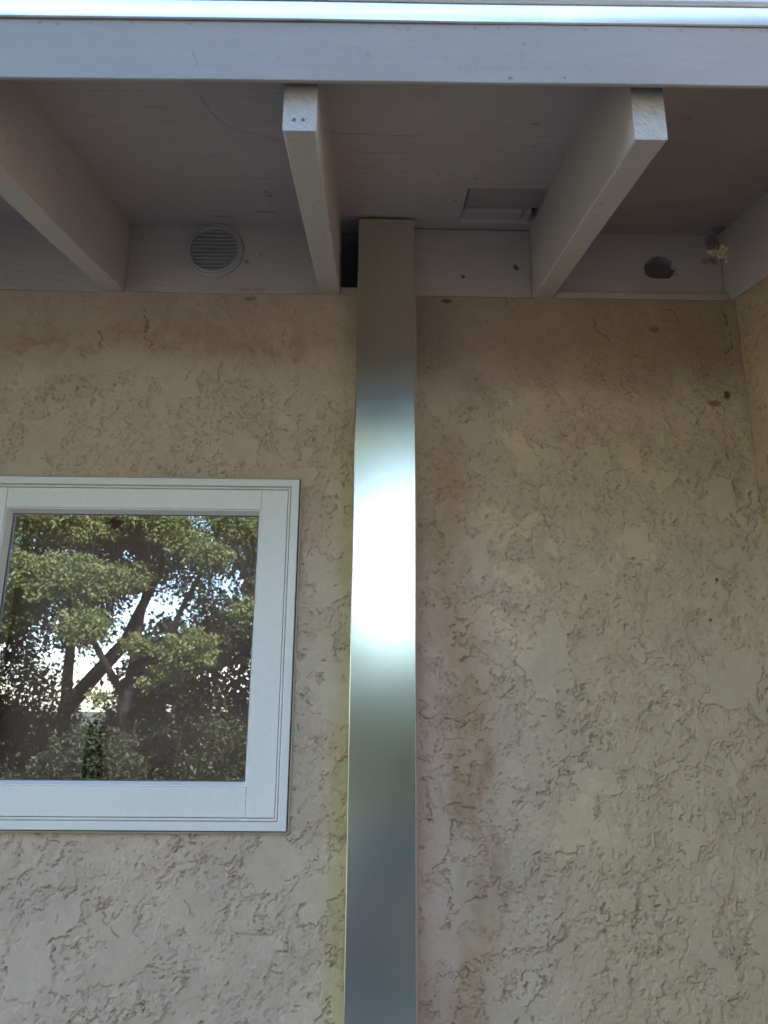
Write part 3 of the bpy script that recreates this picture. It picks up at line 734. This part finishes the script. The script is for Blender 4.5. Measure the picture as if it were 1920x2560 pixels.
def round_tree(base, h, r, n, seed, label, grp):  # trees added to block low sky and shade the yard
    rs = random.Random(seed); x, y, _ = base
    cl = [(x + rs.uniform(-r, r) * .75, y + rs.uniform(-r, r) * .75, h * rs.uniform(.38, .92), r * rs.uniform(.4, .6)) for _ in range(26)]
    o = tree('added_shade_tree', base, ([base, (x + .1, y, h * .3), (x, y + .1, h * .75)], [.2, .16, .06]),
         [([(x + .1, y, h * .3), (x + rs.uniform(-1, 1) * r * .6, y + rs.uniform(-1, 1) * r * .6, h * .6)], [.1, .04]) for _ in range(4)],
         cl, n, .075, LEAF2, label, None, seed, .9); o['group'] = grp
G = 'trees added round the yard to block sky'
round_tree((-1.9, -14.5, 0), 7.5, 1.5, 20000, 44, 'slim tree added to block sky, standing alone well behind the oak', G)
round_tree((-9.5, -10.5, 0), 8.0, 3.0, 30000, 45, 'broad tree added to block sky, far to the left behind the evergreen', G)
round_tree((7.5, -11, 0), 9.0, 3.2, 30000, 46, 'broad tree added to block sky, farthest to the right behind the camera', G)
round_tree((4.6, -6.0, 0), 6.5, 2.5, 26000, 41, 'tall tree added to block sky and shade the yard, to the right behind the camera', G)
round_tree((3.6, -10.5, 0), 7.0, 2.3, 22000, 42, 'tree added to block sky, far to the right behind the camera', G)
round_tree((-6.8, -5.2, 0), 6.0, 2.4, 26000, 43, 'tree added to block sky, left of the yard behind the camera', G)
o = tree('ash_tree', (2.1, -9.6, 0), ([(2.1, -9.6, 0), (2.05, -9.5, 2.0), (1.6, -9.4, 4.2), (.9, -9.3, 5.4)], [.2, .17, .12, .06]),
     [([(1.6, -9.4, 4.2), (.6, -9.2, 4.9), (-.4, -9.1, 5.3)], [.08, .05, .02]), ([(2.0, -9.5, 3.2), (2.6, -9.3, 4.8), (2.9, -9.2, 5.6)], [.1, .06, .03])],
     [(rs.uniform(-1.3, 3.2), -9.3 + rs.uniform(-.9, .9), rs.uniform(4.55, 6.9), .62) for _ in range(60)], 90000, .05, LEAF1, 'tall ash with a high crown, glowing green at the top of the steel post highlight', None, 51, .8)
# hedge, low board fence and dark post of the yard
hc = [(-4.5 + k * .30, -13, .7 + (k % 3) * .95 + .15 * math.sin(k * 1.7), .7) for k in range(34)]
hd = tag(thing('hedge', (1.5, -13, 0)), 'green hedge far behind the camera, only mirrored in the steel post', 'hedge')
V, Fq = leaves([c[:3] for c in hc], [c[3] for c in hc], 60000, .06, 31, None, 1.2)
from_np('foliage', V, Fq, LEAF2, hd, smooth=False, local=(1.5, -13, 0))
limb_mesh('stem', [([(hc[0][0], -13, .25), (1.5, -13.05, .3), (hc[-1][0], -13, .25)], [.03, .04, .03])], BARK, hd, (1.5, -13, 0))
fn = tag(thing('board_fence', (0, -3.12, .06)), 'low slate blue board fence mirrored at the foot of the steel post', 'fence')
V, Fq = boxes_np([(-1.0 + k * .145, -1.0 + k * .145 + .138, -.012, .012, .02, .98 + .004 * math.sin(k * 5)) for k in range(11)])
from_np('boards', V, Fq, FENCEM, fn, smooth=False)
V, Fq = boxes_np([(-1.0, .59, -.06, -.013, .25, .33), (-1.0, .59, -.06, -.013, .80, .88)]); from_np('rail', V, Fq, FENCEM, fn, smooth=False)
bt = tag(thing('dark_container', (-.470, .045, WZ0 + .06)), 'dark narrow upright container standing inside behind the window glass', 'container')
wbox('inside_sill', WX0 + .01, WX1 - .01, .0502, .074, WZ0 + .045, WZ0 + .0595)
bm = bmesh.new(); prof = [(.0005, 0), (.0145, .0), (.0152, .003), (.0148, .030), (.0132, .080), (.0120, .096), (.0100, .102), (.0060, .1045), (.0005, .105)]
rings = [[bm.verts.new((r * math.cos(2 * math.pi * k / 32), .70 * r * math.sin(2 * math.pi * k / 32), z)) for r, z in prof] for k in range(32)]
for k in range(32):
    A, B = rings[k], rings[(k + 1) % 32]
    for j in range(len(prof) - 1): bm.faces.new((A[j], B[j], B[j + 1], A[j + 1]))
bmesh.ops.recalc_face_normals(bm, faces=bm.faces[:])
me = bpy.data.meshes.new('container_body'); bm.to_mesh(me); bm.free()
for p in me.polygons: p.use_smooth = True
o = link('container_body', me, plain('black_plastic', (.01, .011, .014), .35), bt); o.location = (0, .0175, 0)
